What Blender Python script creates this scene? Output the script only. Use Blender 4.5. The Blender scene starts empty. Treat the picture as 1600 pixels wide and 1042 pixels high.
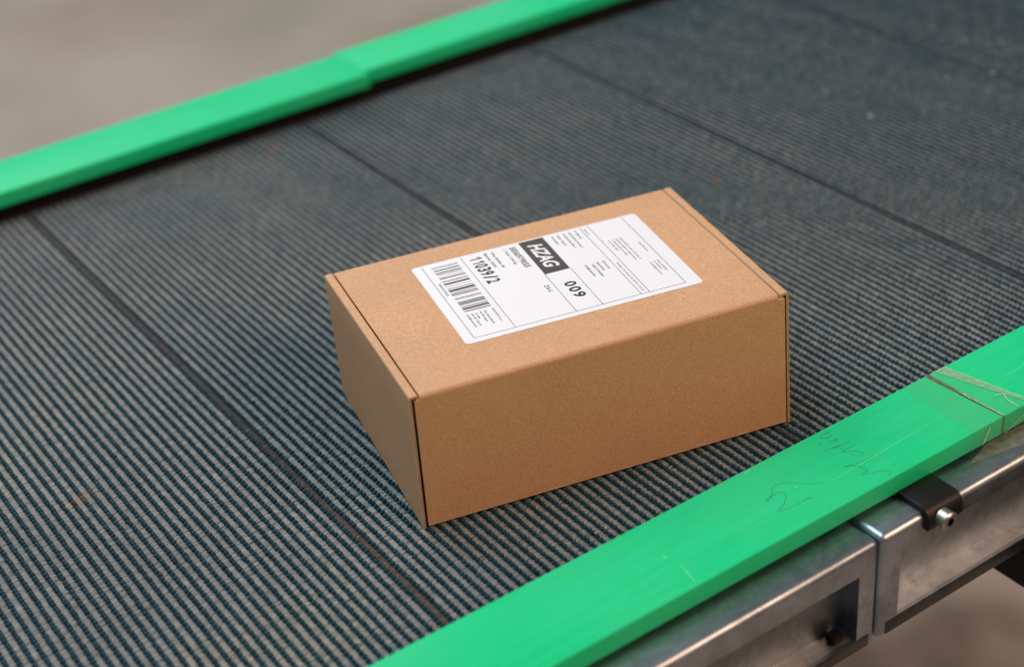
import bpy, bmesh, math, random
import numpy as np
from mathutils import Vector, Matrix

random.seed(7); rng = np.random.default_rng(7)
sc = bpy.context.scene
COL = sc.collection
MM = 0.001

# ------------------------------------------------------------------ camera
cam = bpy.data.cameras.new('camera'); camo = bpy.data.objects.new('camera', cam); COL.objects.link(camo)
ROT = ((0.8176370866, 0.3517934303, -0.4557531975), (-0.5713094996, 0.3978148211, -0.7178780007), (-0.0712393877, 0.8473398082, 0.5262510799))
camo.matrix_world = Matrix.Translation((-0.3346068, -0.6379996, 0.5707024)) @ Matrix(ROT).to_4x4()
cam.sensor_fit = 'HORIZONTAL'; cam.sensor_width = 36.0; cam.lens = 56.523
cam.clip_start = 0.01; cam.clip_end = 60
cam.dof.use_dof = True; cam.dof.focus_distance = 0.932; cam.dof.aperture_fstop = 3.8
sc.camera = camo
sc.render.resolution_x = 1024; sc.render.resolution_y = 666
# ------------------------------------------------------------------ light
w = bpy.data.worlds.new('World'); sc.world = w; w.use_nodes = True
bg = w.node_tree.nodes['Background']; bg.inputs[0].default_value = (1.0, 0.87, 0.76, 1); bg.inputs[1].default_value = 0.19
def area(name, loc, target, sx, sy, power, col):
    l = bpy.data.lights.new(name, 'AREA'); l.shape = 'RECTANGLE'; l.size = sx; l.size_y = sy; l.energy = power; l.color = col
    o = bpy.data.objects.new(name, l); COL.objects.link(o); o.location = loc
    o.rotation_euler = (Vector(target) - Vector(loc)).to_track_quat('-Z', 'Y').to_euler(); return o
area('hall_lamp_above', (-0.25, 0.55, 1.9), (0.08, 0.12, 0), 1.4, 0.9, 24, (0.94, 0.985, 1.0))
area('hall_lamp_back', (-0.35, 3.0, 2.2), (0.1, 0.2, 0), 2.2, 1.0, 49, (0.84, 0.955, 1.0))
area('floor_fill_lamp', (1.3, 3.6, 2.2), (1.3, 3.6, 0), 1.6, 1.2, 26, (1.0, 0.985, 0.97))  # unseen fill, added to brighten the floor beyond the far rail
area('front_fill_lamp', (1.15, -1.9, 1.75), (0.2, 0.0, 0), 1.5, 0.9, 52, (1.0, 0.575, 0.35))  # added warm fill that lifts the parcel's front face
sc.view_settings.view_transform = 'Standard'; sc.view_settings.look = 'None'
sc.view_settings.exposure = 0; sc.view_settings.gamma = 1; sc.view_settings.use_curve_mapping = False

# ------------------------------------------------------------------ materials
def mat(name):
    m = bpy.data.materials.new(name); m.use_nodes = True; nt = m.node_tree
    return m, nt, nt.nodes['Principled BSDF']
def N(nt, t, **kw):
    n = nt.nodes.new(t)
    for k, v in kw.items():
        if k in ('ins',):
            for a, b in v.items(): n.inputs[a].default_value = b
        else: setattr(n, k, v)
    return n
def lk(nt, a, b): nt.links.new(a, b)
def coords(nt, scale=(1, 1, 1)):
    tc = N(nt, 'ShaderNodeTexCoord'); mp = N(nt, 'ShaderNodeMapping'); mp.inputs['Scale'].default_value = scale
    lk(nt, tc.outputs['Object'], mp.inputs[0]); return mp.outputs[0]
def noise(nt, vec, scale, detail=4, rough=.55):
    n = N(nt, 'ShaderNodeTexNoise'); n.inputs['Scale'].default_value = scale; n.inputs['Detail'].default_value = detail; n.inputs['Roughness'].default_value = rough
    lk(nt, vec, n.inputs['Vector']); return n.outputs['Fac']
def ramp(nt, fac, stops):
    r = N(nt, 'ShaderNodeValToRGB'); e = r.color_ramp.elements
    while len(e) < len(stops): e.new(.5)
    for i, (p, c) in enumerate(stops):
        e[i].position = p; e[i].color = (c[0], c[1], c[2], 1) if hasattr(c, '__len__') else (c, c, c, 1)
    lk(nt, fac, r.inputs[0]); return r.outputs[0]
def mix(nt, fac, a, b, mode='MIX'):
    m = N(nt, 'ShaderNodeMix', data_type='RGBA', blend_type=mode)
    for s, v in ((m.inputs[0], fac), (m.inputs[6], a), (m.inputs[7], b)):
        if hasattr(v, 'is_linked') or hasattr(v, 'links'): lk(nt, v, s)
        else: s.default_value = v if not hasattr(v, '__len__') else (v[0], v[1], v[2], 1)
    return m.outputs[2]
def bump(nt, h, strength, dist, prev=None):
    b = N(nt, 'ShaderNodeBump'); b.inputs['Strength'].default_value = strength; b.inputs['Distance'].default_value = dist
    lk(nt, h, b.inputs['Height'])
    if prev: lk(nt, prev, b.inputs['Normal'])
    return b.outputs[0]
def plain(name, col, rough=.6, metal=0, spec=.5):
    m, nt, b = mat(name); b.inputs['Base Color'].default_value = (*col, 1); b.inputs['Roughness'].default_value = rough; b.inputs['Metallic'].default_value = metal
    b.inputs['Specular IOR Level'].default_value = spec; return m

def make_cardboard(name, base, dark, light):
    m, nt, b = mat(name)
    v = coords(nt)
    f1 = noise(nt, v, 1100, 3, .6)                         # paper fibres
    f2 = noise(nt, coords(nt, (1, 1, 4)), 340, 4, .6)
    f3 = noise(nt, v, 16, 3)                               # cloudy pulp
    c = ramp(nt, f1, [(.30, dark), (.50, base), (.72, light)])
    c2 = ramp(nt, f2, [(.3, (.93, .93, .93)), (.7, (1.05, 1.05, 1.05))])
    c = mix(nt, 1.0, c, c2, 'MULTIPLY')
    c3 = ramp(nt, f3, [(.3, (.95, .95, .95)), (.7, (1.04, 1.03, 1.02))])
    c = mix(nt, 1.0, c, c3, 'MULTIPLY')
    vo = N(nt, 'ShaderNodeTexVoronoi'); vo.inputs['Scale'].default_value = 150; lk(nt, v, vo.inputs['Vector'])
    wn = ramp(nt, vo.outputs['Distance'], [(.05, 1.0), (.085, 0.0)])
    sep = N(nt, 'ShaderNodeSeparateColor'); lk(nt, vo.outputs['Color'], sep.inputs[0])
    on = ramp(nt, sep.outputs[0], [(.80, 0.0), (.82, 1.0)])
    fm = mix(nt, 1.0, wn, on, 'MULTIPLY')
    tint = mix(nt, ramp(nt, sep.outputs[1], [(.55, 0.), (.56, 1.)]), (.10, .055, .025), (.78, .62, .45))
    fsc = N(nt, 'ShaderNodeMath', operation='MULTIPLY'); lk(nt, fm, fsc.inputs[0]); fsc.inputs[1].default_value = .7
    c = mix(nt, fsc.outputs[0], c, tint)
    lk(nt, c, b.inputs['Base Color']); b.inputs['Roughness'].default_value = .62; b.inputs['Specular IOR Level'].default_value = .35
    n1 = bump(nt, f1, .10, .0004); n2 = bump(nt, noise(nt, v, 90, 3), .25, .0006, n1); lk(nt, n2, b.inputs['Normal'])
    return m
M_card = make_cardboard('kraft_cardboard', (.55, .338, .195), (.445, .256, .135), (.64, .415, .258))
M_raw = plain('raw_board_edge', (.60, .45, .31), .85, 0, .2)
M_flute = plain('flute_paper', (.42, .27, .15), .85, 0, .2)
M_label = plain('label_paper', (.745, .805, .895), .38, 0, .4)
M_ink = plain('label_ink', (.012, .012, .014), .5)
M_inkgrey = plain('label_ink_grey', (.12, .12, .13), .55)
M_inkmid = plain('label_ink_mid', (.03, .03, .033), .55)
M_inkblock = plain('label_ink_block', (.055, .048, .045), .5)

def make_green():
    m, nt, b = mat('green_polyethylene')
    v = coords(nt); vs = coords(nt, (1, 9, 9))
    a = noise(nt, vs, 22, 6, .6)
    cl = noise(nt, v, 9, 3)
    c = ramp(nt, a, [(.28, (.004, .54, .222)), (.55, (.006, .575, .243)), (.8, (.010, .60, .268))])
    c = mix(nt, ramp(nt, cl, [(.4, 0.), (.75, .28)]), c, (.085, .62, .33))
    sm = noise(nt, v, 75, 5, .7)
    c = mix(nt, ramp(nt, sm, [(.62, 0.), (.8, .26)]), c, (.02, .34, .16))
    lk(nt, c, b.inputs['Base Color'])
    lk(nt, ramp(nt, a, [(.3, .36), (.7, .52)]), b.inputs['Roughness'])
    n1 = bump(nt, noise(nt, vs, 160, 4), .05, .0002); n2 = bump(nt, noise(nt, v, 30, 2), .2, .0006, n1)
    lk(nt, n2, b.inputs['Normal']); b.inputs['Specular IOR Level'].default_value = .16
    return m
M_green = make_green()
M_pencil = plain('pencil_graphite', (.016, .15, .085), .5)
M_scratch = plain('scratch_pale', (.16, .72, .42), .6)
M_dirt = plain('joint_dirt', (.14, .085, .055), .9, 0, .2)
M_black = plain('black_plastic', (.009, .009, .010), .42, 0, .25)
M_blacksteel = plain('black_painted_steel', (.006, .006, .007), .6, 0, .15)

RUST = [(-140.1, 160.9, 9), (-128.7, 153.7, 7), (-148.6, 160.0, 6), (-87.1, 157.8, 5), (177.3, 523.0, 9), (48.9, 411.8, 6), (68.5, 418.8, 5), (412.3, 220.2, 6), (14.7, 146.9, 4)]
def rust_mask(nt):
    tc = N(nt, 'ShaderNodeTexCoord'); tot = None
    wob = N(nt, 'ShaderNodeTexNoise'); wob.inputs['Scale'].default_value = 160; wob.inputs['Detail'].default_value = 3; lk(nt, tc.outputs['Object'], wob.inputs['Vector'])
    for x, y, r in RUST:
        d = N(nt, 'ShaderNodeVectorMath', operation='DISTANCE'); lk(nt, tc.outputs['Object'], d.inputs[0]); d.inputs[1].default_value = (x * MM, y * MM, 0)
        mr = N(nt, 'ShaderNodeMapRange'); lk(nt, d.outputs['Value'], mr.inputs[0]); mr.inputs[1].default_value = 0; mr.inputs[2].default_value = r * MM; mr.inputs[3].default_value = 1; mr.inputs[4].default_value = 0
        if tot is None: tot = mr.outputs[0]
        else:
            mx = N(nt, 'ShaderNodeMath', operation='MAXIMUM'); lk(nt, tot, mx.inputs[0]); lk(nt, mr.outputs[0], mx.inputs[1]); tot = mx.outputs[0]
    mu = N(nt, 'ShaderNodeMath', operation='MULTIPLY'); lk(nt, tot, mu.inputs[0]); lk(nt, ramp(nt, wob.outputs['Fac'], [(.42, 0.), (.62, 1.)]), mu.inputs[1]); return mu.outputs[0]
def make_belt():
    m, nt, b = mat('woven_belt_fabric')
    st = noise(nt, coords(nt, (.35, 1, 1)), 2600, 3, .7)      # threads running along the belt
    lg = noise(nt, coords(nt), 5, 4)
    sp = noise(nt, coords(nt), 500, 3)
    c = ramp(nt, st, [(.28, (.022, .050, .062)), (.5, (.045, .085, .10)), (.72, (.10, .14, .15))])
    c = mix(nt, ramp(nt, lg, [(.35, 0.), (.7, .5)]), c, (.05, .085, .11))
    c = mix(nt, ramp(nt, sp, [(.62, 0.), (.75, .3)]), c, (.18, .15, .12))
    c = mix(nt, rust_mask(nt), c, (.36, .17, .07))
    lk(nt, c, b.inputs['Base Color']); b.inputs['Roughness'].default_value = .85; b.inputs['Specular IOR Level'].default_value = .2
    lk(nt, bump(nt, st, .8, .0006), b.inputs['Normal']); return m
def make_bead():
    m, nt, b = mat('teal_belt_beads')
    at = N(nt, 'ShaderNodeAttribute'); at.attribute_name = 'tint'
    lg = noise(nt, coords(nt), 7, 4)
    c = ramp(nt, at.outputs['Fac'], [(0., (.005, .032, .048)), (.5, (.010, .055, .086)), (1., (.022, .088, .128))])
    c = mix(nt, ramp(nt, lg, [(.4, 0.), (.75, .55)]), c, (.011, .038, .074))
    dust = noise(nt, coords(nt), 900, 3)
    c = mix(nt, ramp(nt, dust, [(.58, 0.), (.8, .18)]), c, (.16, .18, .18))
    rm = rust_mask(nt); rs = N(nt, 'ShaderNodeMath', operation='MULTIPLY'); lk(nt, rm, rs.inputs[0]); rs.inputs[1].default_value = .75
    c = mix(nt, rs.outputs[0], c, (.30, .14, .06))
    lk(nt, c, b.inputs['Base Color']); b.inputs['Roughness'].default_value = .45; b.inputs['Specular IOR Level'].default_value = .14
    return m
def make_weft():
    m, nt, b = mat('grey_weft_thread')
    at = N(nt, 'ShaderNodeAttribute'); at.attribute_name = 'tint'
    c = ramp(nt, at.outputs['Fac'], [(0., (.165, .175, .175)), (.5, (.275, .28, .268)), (1., (.41, .405, .38))])
    c = mix(nt, ramp(nt, noise(nt, coords(nt), 6, 4), [(.38, .15), (.72, .7)]), c, (.12, .155, .175))
    c = mix(nt, ramp(nt, noise(nt, coords(nt), 420, 3), [(.6, 0.), (.75, .5)]), c, (.36, .25, .19))
    c = mix(nt, rust_mask(nt), c, (.40, .19, .08))
    ea = N(nt, 'ShaderNodeAttribute'); ea.attribute_name = 'edge'
    c = mix(nt, ramp(nt, ea.outputs['Fac'], [(.42, 0.), (.98, 1.)]), c, (.035, .080, .098))
    lk(nt, c, b.inputs['Base Color']); b.inputs['Roughness'].default_value = .8; b.inputs['Specular IOR Level'].default_value = .06; return m
M_belt = make_belt(); M_bead = make_bead(); M_weft = make_weft()
def make_stitch():
    m, nt, b = mat('brown_seam_thread')
    c = ramp(nt, noise(nt, coords(nt), 260, 3), [(.3, (.075, .066, .064)), (.55, (.145, .125, .115)), (.75, (.30, .26, .235))])
    lk(nt, c, b.inputs['Base Color']); b.inputs['Roughness'].default_value = .8; b.inputs['Specular IOR Level'].default_value = .2; return m
M_stitch = make_stitch()
M_groove = plain('seam_groove', (.07, .063, .062), .9, 0, .1)

def make_steel(name, base, r0, r1):
    m, nt, b = mat(name)
    v = coords(nt); br = noise(nt, coords(nt, (1, 25, 25)), 40, 5, .6); sm = noise(nt, v, 28, 5, .62); fine = noise(nt, v, 420, 3)
    c = ramp(nt, sm, [(.3, tuple(x * .62 for x in base)), (.55, base), (.75, tuple(min(1, x * 1.15) for x in base))])
    c = mix(nt, ramp(nt, fine, [(.66, 0.), (.76, .5)]), c, (.05, .05, .05))
    c = mix(nt, ramp(nt, noise(nt, v, 55, 6, .7), [(.5, 0.), (.68, .55)]), c, tuple(x * .38 for x in base))
    lk(nt, c, b.inputs['Base Color']); b.inputs['Metallic'].default_value = 1
    lk(nt, ramp(nt, br, [(.3, r0), (.7, r1)]), b.inputs['Roughness'])
    n1 = bump(nt, br, .12, .0004); lk(nt, bump(nt, sm, .15, .0012, n1), b.inputs['Normal']); return m
M_steel = make_steel('brushed_steel', (.34, .415, .50), .30, .46)
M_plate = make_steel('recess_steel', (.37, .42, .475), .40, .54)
M_plateshade = make_steel('shaded_recess_steel', (.20, .225, .25), .40, .54)  # recess steel darkened: the left pocket's shade is put into its colour
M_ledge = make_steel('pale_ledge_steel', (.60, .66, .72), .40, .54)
M_grime = make_steel('grimy_lip_steel', (.085, .095, .105), .30, .46)
M_bolt = make_steel('zinc_bolt', (.62, .64, .64), .30, .42)
def make_film(name, alpha, col):
    m, nt, b = mat(name); nt.nodes.remove(b)
    out = [n for n in nt.nodes if n.type == 'OUTPUT_MATERIAL'][0]
    tr = N(nt, 'ShaderNodeBsdfTransparent'); tr.inputs[0].default_value = (.96, .97, .96, 1)
    pr = N(nt, 'ShaderNodeBsdfPrincipled'); pr.inputs['Base Color'].default_value = (*col, 1); pr.inputs['Roughness'].default_value = .14
    wr = noise(nt, coords(nt, (1, 1, 1)), 120, 4, .65); n1 = bump(nt, wr, .9, .0016); lk(nt, n1, pr.inputs['Normal'])
    mx = N(nt, 'ShaderNodeMixShader')
    lk(nt, ramp(nt, noise(nt, coords(nt), 260, 3), [(.35, alpha * .55), (.7, min(1, alpha * 1.5))]), mx.inputs[0])
    lk(nt, tr.outputs[0], mx.inputs[1]); lk(nt, pr.outputs[0], mx.inputs[2]); lk(nt, mx.outputs[0], out.inputs[0]); return m
M_film = make_film('clear_tape_film', .11, (.22, .62, .38))
M_fold = make_film('folded_tape_film', .34, (.50, .60, .48))
M_crease = make_film('creased_tape_film', .62, (.72, .68, .58))
M_flapf = make_film('hanging_tape_film', .20, (.46, .40, .33))
def make_floor():
    m, nt, b = mat('concrete_floor')
    a = noise(nt, coords(nt), 1.4, 5, .6); g = noise(nt, coords(nt), 0.55, 3); d = noise(nt, coords(nt), 5, 4)
    c = ramp(nt, a, [(.30, (.38, .33, .29)), (.5, (.46, .405, .36)), (.72, (.54, .48, .43))])
    c = mix(nt, ramp(nt, g, [(.52, 0.), (.72, .6)]), c, (.28, .30, .20))
    c = mix(nt, ramp(nt, d, [(.58, 0.), (.75, .35)]), c, (.18, .145, .12))
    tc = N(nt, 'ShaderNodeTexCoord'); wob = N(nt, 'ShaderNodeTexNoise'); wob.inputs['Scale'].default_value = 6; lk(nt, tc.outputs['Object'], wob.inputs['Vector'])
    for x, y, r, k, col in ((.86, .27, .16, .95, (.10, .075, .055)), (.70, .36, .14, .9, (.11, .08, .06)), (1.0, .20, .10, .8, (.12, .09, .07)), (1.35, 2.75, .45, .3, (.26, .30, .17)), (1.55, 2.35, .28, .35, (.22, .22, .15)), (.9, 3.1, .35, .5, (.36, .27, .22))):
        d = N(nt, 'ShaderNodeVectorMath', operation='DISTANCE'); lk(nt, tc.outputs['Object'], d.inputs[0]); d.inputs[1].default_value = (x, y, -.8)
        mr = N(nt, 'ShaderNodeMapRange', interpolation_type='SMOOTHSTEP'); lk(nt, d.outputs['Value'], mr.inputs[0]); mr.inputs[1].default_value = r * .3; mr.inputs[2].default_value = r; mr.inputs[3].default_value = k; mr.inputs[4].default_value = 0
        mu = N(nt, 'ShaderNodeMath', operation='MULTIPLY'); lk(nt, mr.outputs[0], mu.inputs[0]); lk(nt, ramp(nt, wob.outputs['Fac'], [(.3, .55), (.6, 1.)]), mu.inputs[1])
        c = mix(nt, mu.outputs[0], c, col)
    lk(nt, c, b.inputs['Base Color']); b.inputs['Roughness'].default_value = .8; return m
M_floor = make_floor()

# ------------------------------------------------------------------ helpers
def tag(o, label=None, cat=None, group=None, kind=None):
    if label: o['label'] = label
    if cat: o['category'] = cat
    if group: o['group'] = group
    if kind: o['kind'] = kind
    return o
def empty(name, loc=(0, 0, 0), rz=0):
    o = bpy.data.objects.new(name, None); COL.objects.link(o); o.location = loc; o.rotation_euler = (0, 0, rz); o.empty_display_size = .02; return o
def link(name, me, m, parent=None, smooth=False):
    me.materials.append(m)
    o = bpy.data.objects.new(name, me); COL.objects.link(o)
    if parent:
        o.parent = parent
        p = parent; mtx = Matrix()
        while p: mtx = p.matrix_basis @ mtx; p = p.parent
        o.matrix_parent_inverse = Matrix(); o.matrix_basis = mtx.inverted()
    if smooth:
        me.polygons.foreach_set('use_smooth', [True] * len(me.polygons))
    return o
def mesh(name, verts, faces, m, parent=None, smooth=False, scale=MM):
    me = bpy.data.meshes.new(name); me.from_pydata([(x * scale, y * scale, z * scale) for x, y, z in verts], [], faces); me.update()
    bm = bmesh.new(); bm.from_mesh(me); bmesh.ops.recalc_face_normals(bm, faces=bm.faces); bm.to_mesh(me); bm.free()
    return link(name, me, m, parent, smooth)
def bevel_box(name, lo, hi, r, m, parent=None, seg=3, warp=None):
    bm = bmesh.new(); bmesh.ops.create_cube(bm, size=1)
    for v in bm.verts:
        v.co = Vector([lo[i] + (v.co[i] + .5) * (hi[i] - lo[i]) for i in range(3)])
    if r: bmesh.ops.bevel(bm, geom=list(bm.edges), offset=r, segments=seg, profile=.5, affect='EDGES')
    for v in bm.verts: v.co = Vector(warp(*v.co)) if warp else v.co * MM
    me = bpy.data.meshes.new(name); bm.to_mesh(me); bm.free()
    o = link(name, me, m, parent, True)
    auto_smooth(o); return o
def auto_smooth(o, ang=40):
    me = o.data; bm = bmesh.new(); bm.from_mesh(me)
    for e in bm.edges:
        if len(e.link_faces) == 2 and e.calc_face_angle(0) > math.radians(ang): e.smooth = False
    bm.to_mesh(me); bm.free()
def ribbon(name, pts, width, z, m, parent, taper=True):
    """thin raised stroke along a polyline (mm)"""
    P = [Vector((x, y, 0)) for x, y in pts]
    if len(P) > 2:                                           # Catmull-Rom
        Q = []
        for i in range(len(P) - 1):
            p0 = P[max(i - 1, 0)]; p1 = P[i]; p2 = P[i + 1]; p3 = P[min(i + 2, len(P) - 1)]
            for k in range(5):
                t = k / 5; Q.append(.5 * ((2 * p1) + (-p0 + p2) * t + (2 * p0 - 5 * p1 + 4 * p2 - p3) * t * t + (-p0 + 3 * p1 - 3 * p2 + p3) * t ** 3))
        Q.append(P[-1]); P = Q
    else:
        P = [P[0].lerp(P[1], k / 8) for k in range(9)]
    V = []; F = []
    n = len(P)
    for i, p in enumerate(P):
        d = (P[min(i + 1, n - 1)] - P[max(i - 1, 0)]); d = d.normalized() if d.length > 1e-6 else Vector((1, 0, 0))
        s = Vector((-d.y, d.x, 0)); wd = width * (.55 + .45 * math.sin(math.pi * i / (n - 1))) * random.uniform(.7, 1.15) if taper else width
        V += [tuple(p + s * wd / 2 + Vector((0, 0, z))), tuple(p - s * wd / 2 + Vector((0, 0, z)))]
        if i: F.append((2 * i - 2, 2 * i - 1, 2 * i + 1, 2 * i))
    return mesh(name, V, F, m, parent)

# ------------------------------------------------------------------ setting
def build_floor():
    V = [(-9000, -9000, -800), (9000, -9000, -800), (9000, 14000, -800), (-9000, 14000, -800)]
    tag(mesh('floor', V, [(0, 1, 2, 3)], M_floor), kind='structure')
build_floor()

# ------------------------------------------------------------------ conveyor belt
U0, U1, V0, V1 = -480, 1180, -122, 556
SEAMS = [-534.6, -279.7, -28.2, 224.5, 468.4, 718.0, 967.6]
def build_belt():
    root = empty('conveyor_belt', (0, 0, 0)); tag(root, 'dark teal beaded conveyor belt with grey weave under the cardboard parcel', 'conveyor belt')
    mesh('belt_sheet', [(U0, V0, 0), (U1, V0, 0), (U1, V1, 0), (U0, V1, 0), (U0, V0, -4), (U1, V0, -4), (U1, V1, -4), (U0, V1, -4)],
         [(0, 1, 2, 3), (4, 7, 6, 5), (0, 4, 5, 1), (1, 5, 6, 2), (2, 6, 7, 3), (3, 7, 4, 0)], M_belt, root)
    PU, PV = 6.3, 3.6
    us = np.arange(U0 + 3, U1 - 2, PU); off = (-46.0 - us[0]) % PU; us = us + off
    vs = np.arange(V0 + 3, V1 - 2, PV)
    uu, vv = np.meshgrid(us, vs, indexing='ij'); ph = rng.uniform(-.5, .5, (len(us), 1)) * .5 * PV
    vv = vv + ph; uu = uu + 0.22 * np.sin(vv / 47 + us[:, None] * .13) + rng.normal(0, .10, uu.shape); vv = vv + rng.normal(0, .13, vv.shape)
    uu = uu.ravel(); vv = vv.ravel(); n = len(uu)
    ns = 8; a = np.arange(ns) * 2 * np.pi / ns
    tpl = [np.stack([1.0 * np.cos(a), 1.0 * np.sin(a), np.full(ns, -.05)], 1), np.stack([.86 * np.cos(a + .39), .86 * np.sin(a + .39), np.full(ns, .62)], 1), np.stack([.45 * np.cos(a), .45 * np.sin(a), np.full(ns, .95)], 1), np.array([[0, 0, 1.03]])]
    T = np.concatenate(tpl); nv = len(T)
    ru = 1.62 * rng.normal(1, .08, n); rv = 1.47 * rng.normal(1, .06, n); hh = 2.35 * rng.normal(1, .08, n)
    lean = rng.normal(0, .12, n)
    X = uu[:, None] + T[None, :, 0] * ru[:, None] + T[None, :, 2] * lean[:, None]; Y = vv[:, None] + T[None, :, 1] * rv[:, None]; Z = T[None, :, 2] * hh[:, None]
    co = np.stack([X, Y, Z], 2).reshape(-1, 3) * MM
    tri = []
    for r in range(2):
        for i in range(ns):
            j = (i + 1) % ns; A, B = r * ns, (r + 1) * ns
            if r == 0: tri += [(A + i, A + j, B + i), (A + j, B + j, B + i)]
            else: tri += [(A + i, B + j, B + i), (A + i, A + j, B + j)]
    for i in range(ns): tri.append((2 * ns + i, 2 * ns + (i + 1) % ns, 3 * ns))
    tri = np.array(tri); nt_ = len(tri)
    idx = (tri[None] + (np.arange(n) * nv)[:, None, None]).reshape(-1).astype(np.int32)
    me = bpy.data.meshes.new('bead_texture'); me.vertices.add(n * nv); me.vertices.foreach_set('co', co.ravel().astype(np.float32))
    me.loops.add(len(idx)); me.loops.foreach_set('vertex_index', idx)
    me.polygons.add(n * nt_); me.polygons.foreach_set('loop_start', np.arange(0, len(idx), 3, dtype=np.int32))
    me.polygons.foreach_set('use_smooth', np.ones(n * nt_, dtype=bool))
    t = np.clip(rng.normal(.5, .17, n), 0, 1); at = me.attributes.new('tint', 'FLOAT', 'POINT'); at.data.foreach_set('value', np.repeat(t, nv).astype(np.float32))
    me.update(calc_edges=True)
    tag(link('bead_texture', me, M_bead, root), kind='stuff')
    # weft threads bridging the gaps between the bead rows
    tv = np.arange(V0 + 2, V1 - 2, PV / 2); gu, gv = np.meshgrid(us[:-1] + PU / 2, tv, indexing='ij')
    keep = np.min(np.abs(gu[:, :, None] - np.array(SEAMS)[None, None]), axis=2).ravel() > PU * .5
    gu = gu.ravel() + rng.normal(0, .15, gu.size); gv = gv.ravel() + rng.normal(0, .18, gv.size); gu = gu[keep]; gv = gv[keep]; m = len(gu)
    sk = rng.normal(.25, .22, m); hl = rng.normal(2.5, .15, m); wdt = np.clip(rng.normal(.80, .14, m), .45, 1.2); ht = np.clip(rng.normal(.55, .16, m), .15, 1.1)
    sect = np.array([(-1, 0), (-.45, .85), (.45, .85), (1, 0)])
    rows = []
    for q, sc_ in ((-1, .55), (0, 1.0), (1, .55)):
        for (a_, b_) in sect: rows.append(np.stack([gu + q * hl, gv + q * sk + a_ * wdt, .02 + b_ * ht * sc_], 1))
    co = np.stack(rows, 1).reshape(-1, 3) * MM
    fq = np.array([(r * 4 + j, r * 4 + 4 + j, r * 4 + 5 + j, r * 4 + 1 + j) for r in range(2) for j in range(3)])
    idx = (fq[None] + (np.arange(m) * 12)[:, None, None]).reshape(-1).astype(np.int32)
    me = bpy.data.meshes.new('weft_threads'); me.vertices.add(m * 12); me.vertices.foreach_set('co', co.ravel().astype(np.float32))
    me.loops.add(len(idx)); me.loops.foreach_set('vertex_index', idx); me.polygons.add(m * 6); me.polygons.foreach_set('loop_start', np.arange(0, len(idx), 4, dtype=np.int32))
    me.polygons.foreach_set('use_smooth', np.ones(m * 6, dtype=bool))
    at = me.attributes.new('tint', 'FLOAT', 'POINT'); at.data.foreach_set('value', np.repeat(np.clip(rng.normal(.5, .15, m), 0, 1), 12).astype(np.float32)); me.update(calc_edges=True)
    ed = me.attributes.new('edge', 'FLOAT', 'POINT'); ed.data.foreach_set('value', np.tile(np.array([1.] * 4 + [0.] * 4 + [1.] * 4), m).astype(np.float32))
    tag(link('weft_threads', me, M_weft, root), kind='stuff')
    # stitched cross seams: a dark groove with slanted brown thread between two bead rows
    for s in SEAMS:
        if s < U0 + 10: continue
        k = np.argmin(abs(us + PU / 2 - s)); c = us[k] + PU / 2
        mesh('seam_groove', [(c - 2.5, V0 + 1, .1), (c + 2.5, V0 + 1, .1), (c + 2.5, V1 - 1, .1), (c - 2.5, V1 - 1, .1)], [(0, 1, 2, 3)], M_groove, root)
        V = []; F = []
        for v in np.arange(V0 + 4, V1 - 3, PV / 2):
            ang = math.radians(random.gauss(24, 9)); ln = random.gauss(2.0, .25); wd = max(.2, random.gauss(.42, .08)); x0 = c - .4 + random.gauss(0, .12); y0 = v + random.gauss(0, .2); h = random.gauss(.75, .12)
            b0 = len(V); R = 5
            for i in range(R):
                q = i / (R - 1) * 2 - 1; rr = wd * math.sqrt(max(.06, 1 - q * q)); px = x0 + math.cos(ang) * ln * q; py = y0 + math.sin(ang) * ln * q
                for jj in range(5):
                    f = jj / 4 * math.pi; V.append((px - math.sin(ang) * math.cos(f) * rr, py + math.cos(ang) * math.cos(f) * rr, .15 + math.sin(f) * h * (rr / wd)))
            for i in range(R - 1):
                for jj in range(4): F.append((b0 + i * 5 + jj, b0 + i * 5 + jj + 1, b0 + i * 5 + 5 + jj + 1, b0 + i * 5 + 5 + jj))
        tag(mesh('seam_stitching', V, F, M_stitch, root, True), kind='stuff')
build_belt()

bpy.data.objects['conveyor_belt'].location.z = -2.2 * MM

# ------------------------------------------------------------------ green guard rails
RZ0, RZ1 = 13.3, 26.0
def rail(u0, u1, v0, v1, label, inner, cut=None):
    root = empty('guard_rail', ((u0 + u1) / 2 * MM, (v0 + v1) / 2 * MM, RZ0 * MM)); tag(root, label, 'guard rail', 'green guard rails along the belt')
    b = bevel_box('rail_bar', (u0, v0, RZ0), (u1, v1, RZ1), .9, M_green, root, 3)
    if cut: cut(b)
    # black profile the rail is screwed to
    if inner > 0: lo, hi = (u0 + 1, v0 + 14, -30), (u1 - 1, v1 - 3, RZ0 - .05)
    else: lo, hi = (u0 + 1, v0 + 12, -2.5 + 10.6), (u1 - 1, v1 - 10, RZ0 - .05)
    bevel_box('support_strip', lo, hi, .4, M_blacksteel, root, 1)
    return root
def gap_cut(b):                                   # the sawn end is not quite square: the joint opens towards the belt
    for v in b.data.vertices:
        if v.co.x > .28: v.co.x -= .0026 * max(0, (v.co.y + .157) / .0575) ** 2 + .0001
near_a = rail(-700, 298.6, -156.8, -99.3, 'near green plastic guard rail with pencil scribbles, left of the taped joint', -1, gap_cut)
near_b = rail(299.4, 1250, -156.8, -99.3, 'near green plastic guard rail continuing right of the taped joint', -1)
far_a = rail(-700, 291, 546.2, 607, 'far green plastic guard rail, left length ending at the step', 1)
far_b = rail(291.4, 1500, 554.5, 612.5, 'far green plastic guard rail set back to the right of the step', 1)
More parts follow.
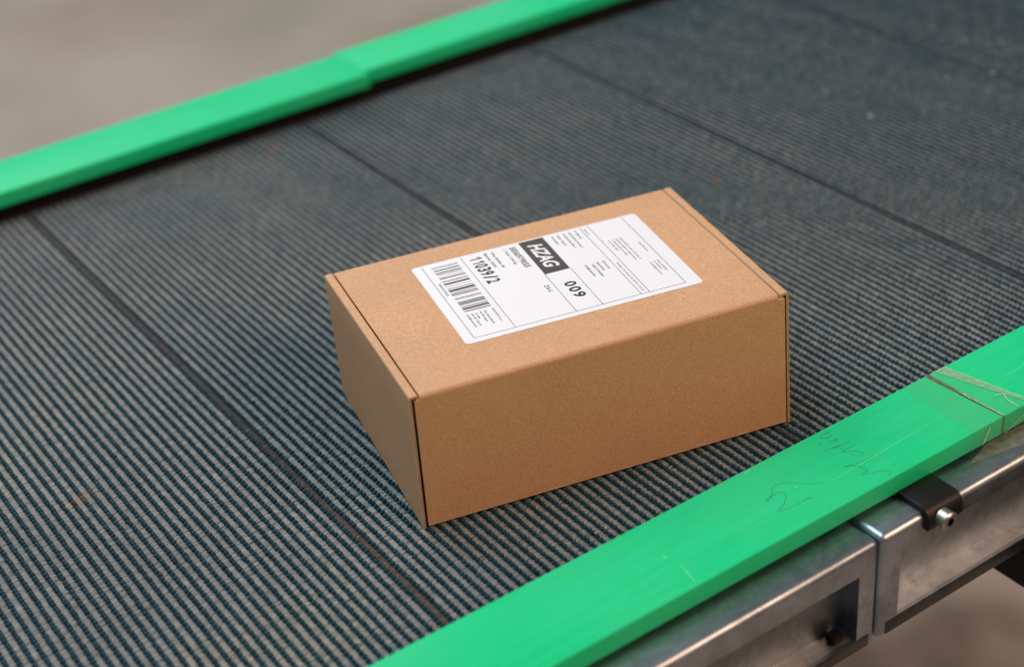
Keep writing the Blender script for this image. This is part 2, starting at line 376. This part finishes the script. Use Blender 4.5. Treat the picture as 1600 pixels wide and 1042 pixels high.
SCRIB = [[(177.4, -136.1), (173.3, -133.5), (167.2, -127.8), (162.5, -123.2), (158.0, -121.0), (153.8, -121.1), (150.6, -123.5), (148.0, -126.5), (144.4, -127.8), (142.4, -127.5), (144.6, -126.7), (149.4, -126.3), (153.5, -126.7), (155.1, -128.0), (153.7, -131.3), (150.1, -134.6), (146.4, -136.5), (141.7, -138.1), (142.6, -139.3), (148.8, -140.4), (158.5, -140.4), (163.5, -141.5), (163.2, -140.6), (158.8, -140.0)], [(216.4, -135.7), (208.3, -135.6), (202.4, -134.6), (196.2, -132.7), (200.2, -135.1), (202.9, -138.4), (203.4, -142.1), (202.7, -143.6), (198.3, -143.8), (202.6, -146.2), (208.4, -148.0), (211.6, -150.7), (211.4, -153.0), (208.9, -153.7)], [(214.8, -118.0), (209.8, -116.9), (203.8, -116.0), (197.7, -115.3)], [(213.4, -111.6), (206.4, -110.8)], [(209.6, -113.2), (212.1, -111.5)], [(216.3, -103.3), (212.0, -103.3), (206.5, -103.5), (205.9, -105.1), (208.2, -107.1), (210.8, -107.2), (212.2, -104.8), (211.1, -102.4)], [(202.5, -108.6), (200.0, -108.9)], [(215.1, -122.4), (210.8, -122.0), (205.6, -122.1), (207.7, -124.2), (211.1, -126.0), (212.9, -129.3), (212.5, -131.0), (210.2, -131.1), (208.1, -128.9), (207.5, -125.3)], [(203.5, -116.4), (206.1, -117.2), (207.7, -120.7)]]
for s in SCRIB: ribbon('pencil_mark', s, .36, RZ1 + .05, M_pencil, near_a)
for s, wd in (([(178.0, -137.9), (273.4, -134.0)], .28), ([(73.2, -139.2), (70.9, -153.0)], .5), ([(70.7, -129.9), (71.1, -127.5)], .7), ([(163.0, -129.0), (164.2, -129.3)], .9), ([(150.5, -101.5), (155, -101.8)], .6)):
    ribbon('scratch', s, wd, RZ1 + .04, M_scratch, near_a)
ribbon('scratch', [(326.0, -129.7), (368.1, -128.7)], .28, RZ1 + .04, M_scratch, near_b)
# dirt packed into the joint
def build_dirt():
    V = []; F = []; n = 26
    for i in range(n):
        t = i / (n - 1); y = -100.0 - 56.2 * t; wl = 2.9 * max(0, 1 - t * 1.6) ** 1.2 + .1
        V += [(298.9 - wl + random.uniform(-.2, .2), y, RZ1 - 1.2 + random.uniform(0, 1.0)), (299.8, y, RZ1 - .9 + random.uniform(0, .8))]
        if i: F.append((2 * i - 2, 2 * i - 1, 2 * i + 1, 2 * i))
    V0_ = len(V); V += [(298.3, -156.6, RZ1 - 1), (299.7, -156.6, RZ1 - 1), (299.7, -156.6, RZ0 + .4), (298.3, -156.6, RZ0 + .4)]; F.append((V0_, V0_ + 1, V0_ + 2, V0_ + 3))
    mesh('joint_dirt', V, F, M_dirt, near_a)
build_dirt()

# clear tape wrapped round the near joint
def sheet(name, quad, nu, nv, amp, m, parent):
    """bilinear patch in mm with small wrinkles"""
    a, b, c, d = [Vector(q) for q in quad]; V = []; F = []
    nrm = (b - a).cross(d - a).normalized()
    ph = [random.uniform(0, 6.28) for _ in range(4)]
    for i in range(nu + 1):
        for j in range(nv + 1):
            s, t = i / nu, j / nv; p = a.lerp(b, s).lerp(d.lerp(c, s), t)
            p = p + nrm * amp * (math.sin(9 * s + 5 * t + ph[0]) * .5 + math.sin(23 * t - 7 * s + ph[1]) * .3 + random.uniform(-.3, .3)) ; V.append(tuple(p))
    for i in range(nu):
        for j in range(nv): k = i * (nv + 1) + j; F.append((k, k + nv + 1, k + nv + 2, k + 1))
    return mesh(name, V, F, m, parent, True)
def build_tape():
    root = empty('packing_tape', (.299, -.128, .0262)); tag(root, 'wrinkled clear packing tape wrapped over the joint of the near green rail', 'tape')
    zt = RZ1 + .32
    sheet('top_film', [(272.5, -156.6, zt), (321.5, -156.6, zt), (312, -99.8, zt), (276, -99.8, zt)], 20, 20, .10, M_film, root)
    sheet('folded_strip', [(302.8, -100.2, zt + .35), (311.8, -100.2, zt + .35), (321.8, -153.5, zt + .35), (318.5, -153.8, zt + .35)], 5, 22, .12, M_fold, root)
    sheet('side_film', [(271.0, -157.35, RZ0 - .2), (325, -157.35, RZ0 - .2), (321.5, -157.3, zt), (272.5, -157.3, zt)], 18, 6, .10, M_film, root)
    for a, b, wd, m in (((286.5, 24.3), (281.5, 14.0), .9, M_crease), ((319.5, 21.6), (300.3, 13.6), .55, M_crease)):
        d = Vector((b[0] - a[0], b[1] - a[1])); s = Vector((-d.y, d.x)).normalized() * wd / 2
        mesh('crease', [(a[0] + s.x, -157.6, a[1] + s.y), (a[0] - s.x, -157.6, a[1] - s.y), (b[0] - s.x, -157.6, b[1] - s.y), (b[0] + s.x, -157.6, b[1] + s.y)], [(0, 1, 2, 3)], m, root)
    for pts, wd in (([(309.2, -140.3), (312, -140.9), (315.1, -142.4)], .5), ([(315.1, -142.4), (313, -146), (311.8, -149.5), (311.5, -156.2)], .7), ([(297.4, -124), (297.2, -130), (297.6, -140), (298.2, -156.3)], .8), ([(318.2, -147), (320.6, -151.5)], .9), ([(297.4, -127), (297.9, -129.5)], 1.5), ([(297.2, -134), (297.7, -136.5)], 1.5)):
        ribbon('crease', pts, wd, zt + .7, M_crease, root)
    sheet('hanging_flap', [(284.5, -157.5, RZ0), (330, -157.5, RZ0), (312, -170.8, 11.2), (265.4, -161.9, 10.7)], 14, 8, .25, M_flapf, root)
build_tape()

# ------------------------------------------------------------------ steel side frames
FV, FZ, FB = -177.0, 10.0, -61.0
def frame(u0, u1, win, label, wz, mp):
    root = empty('steel_side_frame', ((u0 + u1) / 2 * MM, FV * MM, FB * MM)); tag(root, label, 'steel frame', 'steel frames under the near rail')
    bm = bmesh.new(); bmesh.ops.create_cube(bm, size=1)
    lo, hi = (u0, FV, FB), (u1, -118.0, FZ)
    for v in bm.verts: v.co = Vector([lo[i] + (v.co[i] + .5) * (hi[i] - lo[i]) for i in range(3)])
    es = [e for e in bm.edges if all(abs(v.co.y - FV) < .01 for v in e.verts) and not all(abs(v.co.z - FB) < .01 for v in e.verts)]
    es += [e for e in bm.edges if all(abs(v.co.z - FZ) < .01 for v in e.verts) and abs(e.verts[0].co.x - e.verts[1].co.x) < .01]
    bmesh.ops.bevel(bm, geom=es, offset=4.2, segments=6, profile=.5, affect='EDGES')
    bm.faces.ensure_lookup_table()
    f = max((f for f in bm.faces if f.normal.y < -.99), key=lambda f: f.calc_area())
    # window: inner rectangle with bridged ring, pushed in
    x0, x1 = win; z0, z1 = wz
    outer = list(f.verts); bm.faces.remove(f)
    iv = [bm.verts.new((x, FV, z)) for x, z in ((x0, z0), (x1, z0), (x1, z1), (x0, z1))]
    cz = (FZ + FB) / 2; cx = (u0 + u1) / 2
    def corner(v): return (0 if v.co.x < cx else 1, 0 if v.co.z < cz else 1)
    om = {corner(v): v for v in outer}; order = [(0, 0), (1, 0), (1, 1), (0, 1)]
    for i in range(4):
        j = (i + 1) % 4; bm.faces.new((om[order[i]], om[order[j]], iv[j], iv[i]))
    dv = [bm.verts.new((v.co.x, FV + 2.2, v.co.z)) for v in iv]
    for i in range(4): j = (i + 1) % 4; bm.faces.new((iv[i], iv[j], dv[j], dv[i]))
    bmesh.ops.recalc_face_normals(bm, faces=bm.faces)
    # open the back so that the recess shows
    for v in bm.verts: v.co *= MM
    me = bpy.data.meshes.new('frame_shell'); bm.to_mesh(me); bm.free(); o = link('frame_shell', me, M_steel, root, True); auto_smooth(o, 25)
    # recess tray behind the window: back plate, floor, roof and end cheeks
    d0, d1 = FV + 2.3, FV + 14.0; e = .6
    V = [(x0 - e, d0, z0 - e), (x1 + e, d0, z0 - e), (x1 + e, d0, z1 + e), (x0 - e, d0, z1 + e), (x0 - e, d1, z0 - e), (x1 + e, d1, z0 - e), (x1 + e, d1, z1 + e), (x0 - e, d1, z1 + e)]
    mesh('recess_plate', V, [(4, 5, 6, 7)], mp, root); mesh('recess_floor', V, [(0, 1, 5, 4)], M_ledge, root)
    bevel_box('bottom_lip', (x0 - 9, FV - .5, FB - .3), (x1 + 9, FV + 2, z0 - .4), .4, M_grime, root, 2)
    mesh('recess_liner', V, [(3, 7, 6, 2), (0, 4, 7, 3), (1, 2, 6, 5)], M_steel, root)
    return root
fa = frame(-700, 180.2, (-660, 165.5), 'left steel side frame with long dark recess under the near rail', (-53.0, -7.5), M_plateshade)
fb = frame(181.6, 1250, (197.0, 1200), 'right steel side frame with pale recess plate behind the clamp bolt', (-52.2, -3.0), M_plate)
bevel_box('hex_nut', (152, -173, -52.9), (160, -166, -47.5), 1.2, M_blacksteel, fa, 2)

# black clamp with cap screw
def build_clamp():
    root = empty('clamp_bracket', (.2265, -.177, .010)); tag(root, 'black plastic clamp bracket with silver cap screw below the near rail', 'bracket')
    ua, ub = 213.5, 240.0; prof = []
    o_y, o_z, R = -181.2, 14.4, 8.5
    prof.append((-140, o_z)); 
    for k in range(9):
        a = k / 8 * math.pi / 2; prof.append((o_y + R - math.sin(a) * R, o_z - R + math.cos(a) * R))
    prof += [(o_y, 2.0), (o_y + .8, .6)]
    inner = [(-176.95 - .02, .6), (-177.15, 5)] 
    for k in range(7):
        a = (1 - k / 6) * math.pi / 2; r = 4.5; prof_in = (-177.15 + r - math.sin(a) * r, 10.15 - r + math.cos(a) * r); inner.append(prof_in)
    inner.append((-140, 10.15))
    ring = prof + inner; n = len(ring)
    V = []; F = []
    us = [ua, ua + .8, ub - .8, ub]
    cy = sum(p[0] for p in ring) / n; cz = sum(p[1] for p in ring) / n
    for i, u in enumerate(us):
        for (y, z) in ring: V.append((u, y + (.35 if i in (0, 3) and y < -180 else 0), z - (.35 if i in (0, 3) and z > 13 else 0)))
    for i in range(3):
        for j in range(n): k = (j + 1) % n; F.append((i * n + j, i * n + k, (i + 1) * n + k, (i + 1) * n + j))
    m = len(prof) - 1
    for i in (0, 3):                                    # end caps as a strip between outer and inner profile
        a = [i * n + j for j in range(len(prof))]; b = [i * n + j for j in range(n - 1, len(prof) - 1, -1)]
        for j in range(max(len(a), len(b)) - 1):
            q = [a[min(j, len(a) - 1)], a[min(j + 1, len(a) - 1)], b[min(j + 1, len(b) - 1)], b[min(j, len(b) - 1)]]
            q = list(dict.fromkeys(q)); 
            if len(q) > 2: F.append(tuple(q))
    o = mesh('clamp_strap', V, F, M_black, root, True); auto_smooth(o, 35)
    # screw: knurled cap head with hex socket
    bu, bz, y0, y1, r = 222.8, 6.8, -181.0, -187.6, 5.6
    V = []; F = []; S = 36
    rings = [(y0, r), (y1 + .8, r), (y1, r - .7), (y1, 2.7)]
    for k, (y, rr) in enumerate(rings):
        for i in range(S):
            a = 2 * math.pi * i / S; q = rr + (.12 if (i % 2 and k < 2) else 0)
            if k == 3: q = 2.35 / max(.86, math.cos((a % (math.pi / 3)) - math.pi / 6))
            V.append((bu + math.cos(a) * q, y, bz + math.sin(a) * q))
    for k in range(3):
        for i in range(S): j = (i + 1) % S; F.append((k * S + i, k * S + j, (k + 1) * S + j, (k + 1) * S + i))
    b = mesh('cap_screw', V, F, M_bolt, root, True); auto_smooth(b, 35)
    b0 = [(x, y, z) for x, y, z in V[3 * S:]]; V2 = b0 + [(x, y + 3, z) for x, y, z in b0]; F2 = [(i, (i + 1) % S, S + (i + 1) % S, S + i) for i in range(S)] + [tuple(range(S, 2 * S))]
    mesh('hex_socket', V2, F2, M_blacksteel, b)
build_clamp()
# black cross beam under the frame
cb = empty('cross_beam', (.43, 0, -.12)); tag(cb, 'black steel cross beam under the conveyor at the lower right edge', 'beam')
bevel_box('beam', (333, -330, -122), (433, 500, -64), 4, M_blacksteel, cb, 3)
bevel_box('end_cap', (331.5, -334, -123.5), (434.5, -330.2, -62.5), 1.5, M_black, cb, 2)

# ------------------------------------------------------------------ cardboard parcel
BW, BD, BH = 235.8, 156.3, 89.5
TH = 0.2288
CORN = {(0, 0, 0): (1.0, 1.4), (1, 0, 0): (-.5, -2.7), (0, 1, 0): (.2, 2.6), (1, 1, 0): (0, .5), (0, 0, 1): (1.7, 1.9), (1, 0, 1): (-.8, 1.9), (0, 1, 1): (-1.7, -1.3), (1, 1, 1): (.1, -.4)}
BEDZ = .35
def W(x, y, z):
    """box millimetres -> world metres, with the slight skew of the folded board"""
    a, b, c = x / BW, y / BD, z / BH; dx = dy = 0
    for (i, j, k), (p, q) in CORN.items():
        wgt = (a if i else 1 - a) * (b if j else 1 - b) * (c if k else 1 - c); dx += p * wgt; dy += q * wgt
    x += dx; y += dy; s, co = math.sin(TH), math.cos(TH)
    zz = z if z > 30 else BEDZ + z * (30 - BEDZ) / 30
    return ((x * co + y * s) * MM, (-x * s + y * co) * MM, zz * MM)
parcel = empty('cardboard_parcel', W(BW / 2, BD / 2, 0)); tag(parcel, 'brown kraft cardboard parcel with white shipping label lying on the belt', 'parcel')
def wmesh(name, V, F, m, parent, smooth=False):
    return mesh(name, [W(*v) for v in V], F, m, parent, smooth, 1.0)
def extrude_profile(name, prof, axis, stations, m, smooth=True, parent=parcel, ang=35):
    """closed profile ring swept along x or y through the stations"""
    n = len(prof); V = []; F = []
    for s in stations:
        for a, b in prof: V.append((s, a, b) if axis == 'x' else (a, s, b))
    for i in range(len(stations) - 1):
        for j in range(n): k = (j + 1) % n; F.append((i * n + j, i * n + k, (i + 1) * n + k, (i + 1) * n + j))
    h = n // 2
    for i in (0, len(stations) - 1):
        for j in range(h - 1): F.append((i * n + j, i * n + j + 1, i * n + n - 2 - j, i * n + n - 1 - j))
    o = wmesh(name, V, F, m, parent, smooth); auto_smooth(o, ang); return o
def arc(cx, cy, r, a0, a1, n): return [(cx + r * math.cos(math.radians(a0 + (a1 - a0) * i / n)), cy + r * math.sin(math.radians(a0 + (a1 - a0) * i / n))) for i in range(n + 1)]
T = 1.5
def side_panel(left):
    o_ = [(0, 0), (0, 20), (0, 45), (0, 70)] + arc(1.3, BH - 1.3, 1.3, 180, 90, 5) + arc(4.3, BH - 1.3, 1.3, 90, 0, 5) + [(5.6, 60), (5.6, 2)]
    i_ = [(T, 0), (T, 20), (T, 45), (T, 70)] + arc(T + .4, BH - T - .4, .4, 180, 90, 5) + arc(4.3 - .3, BH - T - .4, .35, 90, 0, 5) + [(5.6 - .9, 60), (5.6 - .9, 2)]
    prof = o_ + i_[::-1]
    if not left: prof = [(BW - a, b) for a, b in prof]
    p = extrude_profile('side_panel', prof, 'y', [0.25, .8, 20, 50, 80, 110, BD - 1, BD - .4], M_card)
    # corrugated cut edge at the front: two liners and a fluted medium
    V = []; F = []; n = 150
    for i in range(n):
        z = .4 + (BH - 3.0) * i / (n - 1); ph = z / 3.1 * 2 * math.pi
        x = .75 + .42 * math.sin(ph); 
        for yy in (.02, 1.2):
            for dx in (-.10, .10): V.append(((x + dx) if left else BW - x - dx, yy, z))
        if i: a = 4 * (i - 1); b = 4 * i; F += [(a, a + 1, b + 1, b), (a, b, b + 2, a + 2), (a + 1, a + 3, b + 3, b + 1)]
    wmesh('corrugated_edge', V, F, M_flute, p)
    for xa in (.0, 1.22):
        xs = (xa + .02, xa + .27); xs = xs if left else (BW - xs[1], BW - xs[0])
        V = []; F = []; n = 40
        for i in range(n):
            z = .3 + (BH - 2.6) * i / (n - 1); j = random.uniform(-.05, .07)
            V += [(xs[0], .08 + j, z), (xs[1], .08 + j, z), (xs[1], .6, z), (xs[0], .6, z)]
            if i:
                for q in range(4): a = 4 * (i - 1); r = (q + 1) % 4; F.append((a + q, a + r, a + 4 + r, a + 4 + q))
        wmesh('liner_edge', V, F, M_raw, p)
    return p
side_panel(True); side_panel(False)
# lid: top sheet folding over the front edge
LX0, LX1 = 6.25, BW - 6.8
top = BH - .25; rB = 2.6
outer = [(BD - .5, top), (BD * .75, top + .15), (BD * .5, top + .35), (BD * .25, top + .2), (rB + 6, top)] + arc(rB, top - rB, rB, 90, 180, 7)
inner = [(BD - .5, top - T), (BD * .75, top + .15 - T), (BD * .5, top + .35 - T), (BD * .25, top + .2 - T), (rB + 6, top - T)] + arc(rB, top - rB, rB - T, 90, 180, 7)
extrude_profile('lid', outer + inner[::-1], 'x', [LX0, LX0 + 1, 40, 80, 120, 160, 200, LX1 - 1, LX1], M_card, ang=50)
# front flap, wider than the lid so that its ears close against the side panels
def front_flap():
    zt = top - rB - .002
    xs = [3.2, 3.6, 5.2, 8.0] + [8 + (BW - 15.6) * i / 12 for i in range(1, 12)] + [BW - 7.6, BW - 4.9, BW - 3.2, BW - 2.8]
    zs = [1.5, 4, 20, 40, 60, zt - 1.4, zt]
    V = []; F = []; nx, nz = len(xs), len(zs)
    for yy in (0, T):
        for i, x in enumerate(xs):
            for k, z in enumerate(zs):
                zz = z - (.0 if 8 <= x <= BW - 7.6 or k < nz - 1 else .5)
                bow = -.35 * math.sin(math.pi * x / BW) * math.sin(math.pi * z / zt)
                V.append((x, yy + bow, zz))
    m_ = nx * nz
    for i in range(nx - 1):
        for k in range(nz - 1):
            a = i * nz + k; F += [(a, a + nz, a + nz + 1, a + 1), (m_ + a, m_ + a + 1, m_ + a + nz + 1, m_ + a + nz)]
    for i in range(nx - 1):
        a = i * nz; F.append((a, m_ + a, m_ + a + nz, a + nz)); a = i * nz + nz - 1; F.append((a, a + nz, m_ + a + nz, m_ + a))
    for k in range(nz - 1):
        F.append((k, k + 1, m_ + k + 1, m_ + k)); a = (nx - 1) * nz + k; F.append((a, m_ + a, m_ + a + 1, a + 1))
    o = wmesh('front_flap', V, F, M_card, parcel, True); auto_smooth(o, 40)
    # ears: short curled cut ends under the rolled side panels
    # pale frayed cut along the bottom and the two upright cuts
    V = []; F = []; n = 160
    for i in range(n):
        x = 3.4 + (BW - 6.4) * i / (n - 1); h = .05 + .75 * max(0, math.sin(x * .21) * math.sin(x * .047 + 1)) + random.uniform(0, .16)
        V += [(x, -.12, 1.42), (x, -.09, 1.46 + h), (x, 1.2, 1.4)]
        if i: a = 3 * (i - 1); b = 3 * i; F += [(a, b, b + 1, a + 1), (a, a + 2, b + 2, b)]
    wmesh('frayed_edge', V, F, M_raw, o)
    for x0 in (3.1, BW - 2.95):
        V = []; F = []; n = 30
        for i in range(n):
            z = 1.6 + (zt - 2.4) * i / (n - 1); j = random.uniform(-.05, .05)
            V += [(x0 + j, -.03, z), (x0 + .2 + j, -.06, z), (x0 + j, .5, z)]
            if i: a = 3 * (i - 1); b = 3 * i; F += [(a, b, b + 1, a + 1), (a, a + 2, b + 2, b)]
        wmesh('cut_edge', V, F, M_raw, o)
    for a, b in ((3.3, 6.6), (BW - 6.6, BW - 2.9)):
        wmesh('ear_edge', [(a, -.05, zt - 1.0), (b, -.05, zt - 1.0), (b, -.02, zt - .35), (a, -.02, zt - .35), (b, T, zt - .25), (a, T, zt - .25)], [(0, 1, 2, 3), (3, 2, 4, 5)], M_raw, o)
front_flap()
def board(name, lo, hi):
    V = [(x, y, z) for z in (lo[2], hi[2]) for x, y in ((lo[0], lo[1]), (hi[0], lo[1]), (hi[0], hi[1]), (lo[0], hi[1]))]
    return wmesh(name, V, [(0, 3, 2, 1), (4, 5, 6, 7), (0, 1, 5, 4), (1, 2, 6, 5), (2, 3, 7, 6), (3, 0, 4, 7)], M_card, parcel)
board('bottom_panel', (1.7, 9.0, .15), (BW - 1.7, BD - 1.8, 1.6))
board('back_panel', (1.9, BD - 1.7, .2), (BW - 1.9, BD - .2, top - T - .1))
board('inner_front_wall', (6.5, T + 3.6, 1.7), (BW - 6.5, T + 5.0, top - rB - 1.2))

# shipping label; page X runs from the far edge to the near edge, page Y towards the right end
LPX, LPY, LYAW = 47.9, 36.4, -.0139
def lab(X, Y, h):
    xl, yl = Y, 100 - X; c, s = math.cos(LYAW), math.sin(LYAW)
    bx, by = LPX + xl * c - yl * s, LPY + xl * s + yl * c
    q = by / BD; lift = .35 * (1 - (2 * q - 1) ** 2)
    p = W(bx, by, BH); return (p[0], p[1], (top + lift + h) * MM)
def build_label():
    outl = []
    for cx, cy, a0 in ((97.5, 2.5, 270), (97.5, 147.5, 0), (2.5, 147.5, 90), (2.5, 2.5, 180)):
        outl += arc(cx, cy, 2.5, a0, a0 + 90, 5)
    # strips across X so that the paper follows the lid
    NX = 24; V = []; F = []
    def yr(X):
        e = 0
        if X < 2.5: e = 2.5 - math.sqrt(max(0, 2.5 ** 2 - (2.5 - X) ** 2))
        if X > 97.5: e = 2.5 - math.sqrt(max(0, 2.5 ** 2 - (X - 97.5) ** 2))
        return e, 150 - e
    Xs = [0, .2, .6, 1.2, 1.8, 2.5] + [2.5 + 95 * i / NX for i in range(1, NX)] + [97.5, 98.2, 98.8, 99.4, 99.8, 100]
    for X in Xs:
        a, b = yr(X)
        for j in range(7): V.append(lab(X, a + (b - a) * j / 6, .12))
    for i in range(len(Xs) - 1):
        for j in range(6): k = i * 7 + j; F.append((k, k + 1, k + 8, k + 7))
    lo = mesh('shipping_label', V, F, M_label, parcel, False, 1.0); lo['label'] = 'white address label with barcode and black HZAG block'
    sol = lo.modifiers.new('thickness', 'SOLIDIFY'); sol.thickness = .00014; sol.offset = -1
    hI = .17
    def quad_(name, x0, y0, x1, y1, m=M_ink, h=hI, n=6):
        V = []; F = []
        for i in range(n + 1):
            X = x0 + (x1 - x0) * i / n; V += [lab(X, y0, h), lab(X, y1, h)]
            if i: a = 2 * (i - 1); F.append((a, a + 1, a + 3, a + 2))
        return mesh(name, V, F, m, lo, False, 1.0)
    for Y, a, b in ((6.4, 1, 95.5), (31.8, 1, 95.5), (69.9, 46, 95.5), (86.7, 46, 95.5), (111.5, 1.5, 95.5), (116.9, 1.5, 95.5), (140.4, 1.5, 95.5)):
        quad_('ruled_line', a, Y - .17, b, Y + .17, M_inkmid)
    quad_('ruled_line', 95.3, 6.25, 95.65, 140.55, M_inkmid, n=1)
    quad_('route_block', 1.3, 70.0, 46.6, 86.4, M_inkblock, hI + .005, 12)
    # bar code
    bars = [(5.9, .55), (7.6, .3), (9.9, 1.1), (13.2, 1.1), (15.7, .55), (18.8, .3), (20.6, 1.1), (24.2, .3), (25.7, .6), (28.0, 1.7), (32.2, .3), (35.2, .6), (37.0, 1.9), (40.3, .6), (42.4, 1.1), (44.7, .3), (48.0, .6), (49.5, .3), (52.8, .5), (54.0, 1.0), (55.8, 1.0), (58.6, .3), (59.8, .55), (61.2, 1.5), (63.6, .3), (64.9, .7)]
    V = []; F = []
    for X, wd in bars:
        wd = wd * 1.08 + .05; k = len(V); V += [lab(X, 11.5, hI), lab(X + wd, 11.6, hI), lab(X + wd, 28.1, hI), lab(X, 28.0, hI)]; F.append((k, k + 1, k + 2, k + 3))
    mesh('barcode', V, F, M_ink, lo, False, 1.0)
    CAPU = [None]
    def digits(s, X0, X1, Y0, cap, m=M_ink, bold=0.0, h=hI):
        cell = (X1 - X0) / len(s)
        for i, ch in enumerate(s):
            wd, off = .80, .10
            if ch == '1':
                pts = [(.58, 0), (.80, 0), (.80, 1), (.64, 1), (.26, .76), (.26, .58), (.58, .78)]
                mesh('printed_text', [lab(X0 + cell * (i + a), Y0 + b * cap, h) for a, b in pts], [(0, 1, 2, 3, 6), (3, 4, 5, 6)], m, lo, False, 1.0); continue
            text(ch, X0 + cell * (i + off), X0 + cell * (i + off + wd), Y0, cap, m, 0 if ch == '1' else bold, 0, h)
    def text(s, X0, X1, Y0, cap, m=M_ink, bold=0.022, shear=0.0, h=hI):
        cu = bpy.data.curves.new('txt', 'FONT'); cu.body = s; cu.size = 1; cu.offset = bold; cu.shear = shear; cu.resolution_u = 3 if cap > 3 else 1
        o = bpy.data.objects.new('txt', cu); COL.objects.link(o); dg = bpy.context.evaluated_depsgraph_get()
        me = o.evaluated_get(dg).to_mesh(); vs = [v.co.copy() for v in me.vertices]; fs = [tuple(p.vertices) for p in me.polygons]; o.to_mesh_clear()
        bpy.data.objects.remove(o); bpy.data.curves.remove(cu)
        if not vs: return
        xa = min(v.x for v in vs); xb = max(v.x for v in vs); capu = CAPU[0]
        if CAPU[0] is None: CAPU[0] = max(v.y for v in vs); return
        V = [lab(X0 + (v.x - xa) / (xb - xa) * (X1 - X0), Y0 + v.y / capu * cap, h) for v in vs]
        mesh('printed_text', V, fs, m, lo, False, 1.0)
    text('H', 0, 1, 0, 1, M_ink, 0)
    text('HZAG', 7.5, 40.2, 73.9, 8.5, M_label, .030, .25, hI + .02)
    digits('11039/2', 4.4, 41.4, 35.9, 7.8, M_ink, .03)
    digits('009', 60.8, 82.0, 75.8, 6.8, M_ink, .03)
    text('ZAG', 58.8, 67.4, 64.2, 2.6, M_ink, .008)
    digits('5856979055', 4.2, 33.2, 62.8, 3.6, M_ink, .03)
    text('1  Pack / 2.00 kg', 5.0, 26.0, 58.6, 1.7, M_inkmid)
    text('Ulica Gradice 44', 4.4, 26.0, 50.5, 1.8, M_inkmid)
    text('Bjelovar, 43000', 3.8, 23.8, 46.2, 1.8, M_inkmid)
    text('5856979055', 26.4, 43.2, 8.6, 1.5, M_inkgrey)
    text('BOX NOW d.o.o.', 69, 85.2, 26.9, 1.5, M_ink, .01)
    for s, x1, y in (('Ulica Grada Vukovara', 85.6, 22.0), ('HR-10000 Zagreb', 81.6, 19.3), ('Croatia', 76.4, 16.6), ('OIB 1851 7700 90', 84.1, 14.1), ('info@boxnow.hr', 85, 11.3)):
        text(s, 69, x1, y, 1.25, M_inkgrey)
    for s, x1, y, m in (('Hrvatska 1', 16.2, 91.1, M_inkmid), ('10000, Zagreb', 19.0, 94.8, M_inkmid), ('Gradiscanska ulica 7', 24.6, 98.9, M_inkmid), ('BOX NOW Croatia d', 26.2, 102.6, M_inkmid), ('Posiljatelj', 14.8, 106.7, M_inkgrey)):
        text(s, 4, x1, y, 1.4, m)
    text('Referenca', 4.2, 12.9, 113.1, 1.1, M_inkgrey)
    for s, x1, y, m in (('info@boxnow.hr', 63.4, 95.3, M_inkmid), ('+38517700900', 65.8, 99.4, M_inkmid), ('BOX NOW', 59, 102.9, M_ink), ('(Pomoc)', 58.6, 106.8, M_inkgrey)):
        text(s, 48, x1, y, 1.5, m)
    text('Datum: 12.12.22 12:12:12 / 12.12', 53.8, 92.4, 113.7, 1.2, M_inkgrey)
    for s, x1, y in (('Paket preuzmite u roku od dva dana od', 56.6, 128.4), ('primitka obavijesti o dostavi paketa', 56.3, 125.7), ('u odabrani paketomat. Hvala', 48.6, 123.1), ('na povjerenju!', 40.7, 120.6)):
        text(s, 26, x1, y, 1.1, M_inkgrey)
    text('www.boxnow.hr', 36, 50.2, 136.3, 1.2, M_inkgrey)
    for s, x1, y in (('Imate pitanje?', 77, 136.8), ('01 7700 900', 74.2, 134.3), ('podrska@boxnow.hr', 80.3, 131.7)): text(s, 63, x1, y, 1.1, M_inkgrey)
build_label()

# ------------------------------------------------------------------ crumbs on the belt
def build_specks():
    V = []; F = []
    P = [(581.1, 222.7, 2.0), (533.6, 256.2, 1.3), (441.3, 207.2, 1.3), (455.6, 250.9, 1.1), (388.9, 237.9, 1.3), (760.5, 317.5, 1.4), (756.5, 277.3, 1.8), (717.6, 212.7, 2.1), (688.4, 191.4, 1.2), (684.7, 233.4, 1.5), (743.5, 321.3, 1.2), (591.8, 286.0, 1.2), (630.5, 133.8, 1.1), (635.3, 202.5, 1.1), (778.1, 255.5, 1.5), (74.3, -63.2, .6), (459.9, 518.1, 1.6), (289.3, -27.4, .4), (189.9, 320.4, .6)]
    for x, y, r in P:
        bm = bmesh.new(); bmesh.ops.create_icosphere(bm, subdivisions=1, radius=r); b = len(V); bm.verts.index_update()
        for v in bm.verts: c = v.co * random.uniform(.7, 1.2); V.append((x + c.x, y + c.y, -.4 + c.z * .5))
        for f in bm.faces: F.append(tuple(b + v.index for v in f.verts))
        bm.free()
    tag(mesh('dust_crumbs', V, F, plain('pale_crumbs', (.55, .55, .52), .8), None, True), 'pale dust crumbs scattered on the far part of the belt', 'dust', kind='stuff')
build_specks()
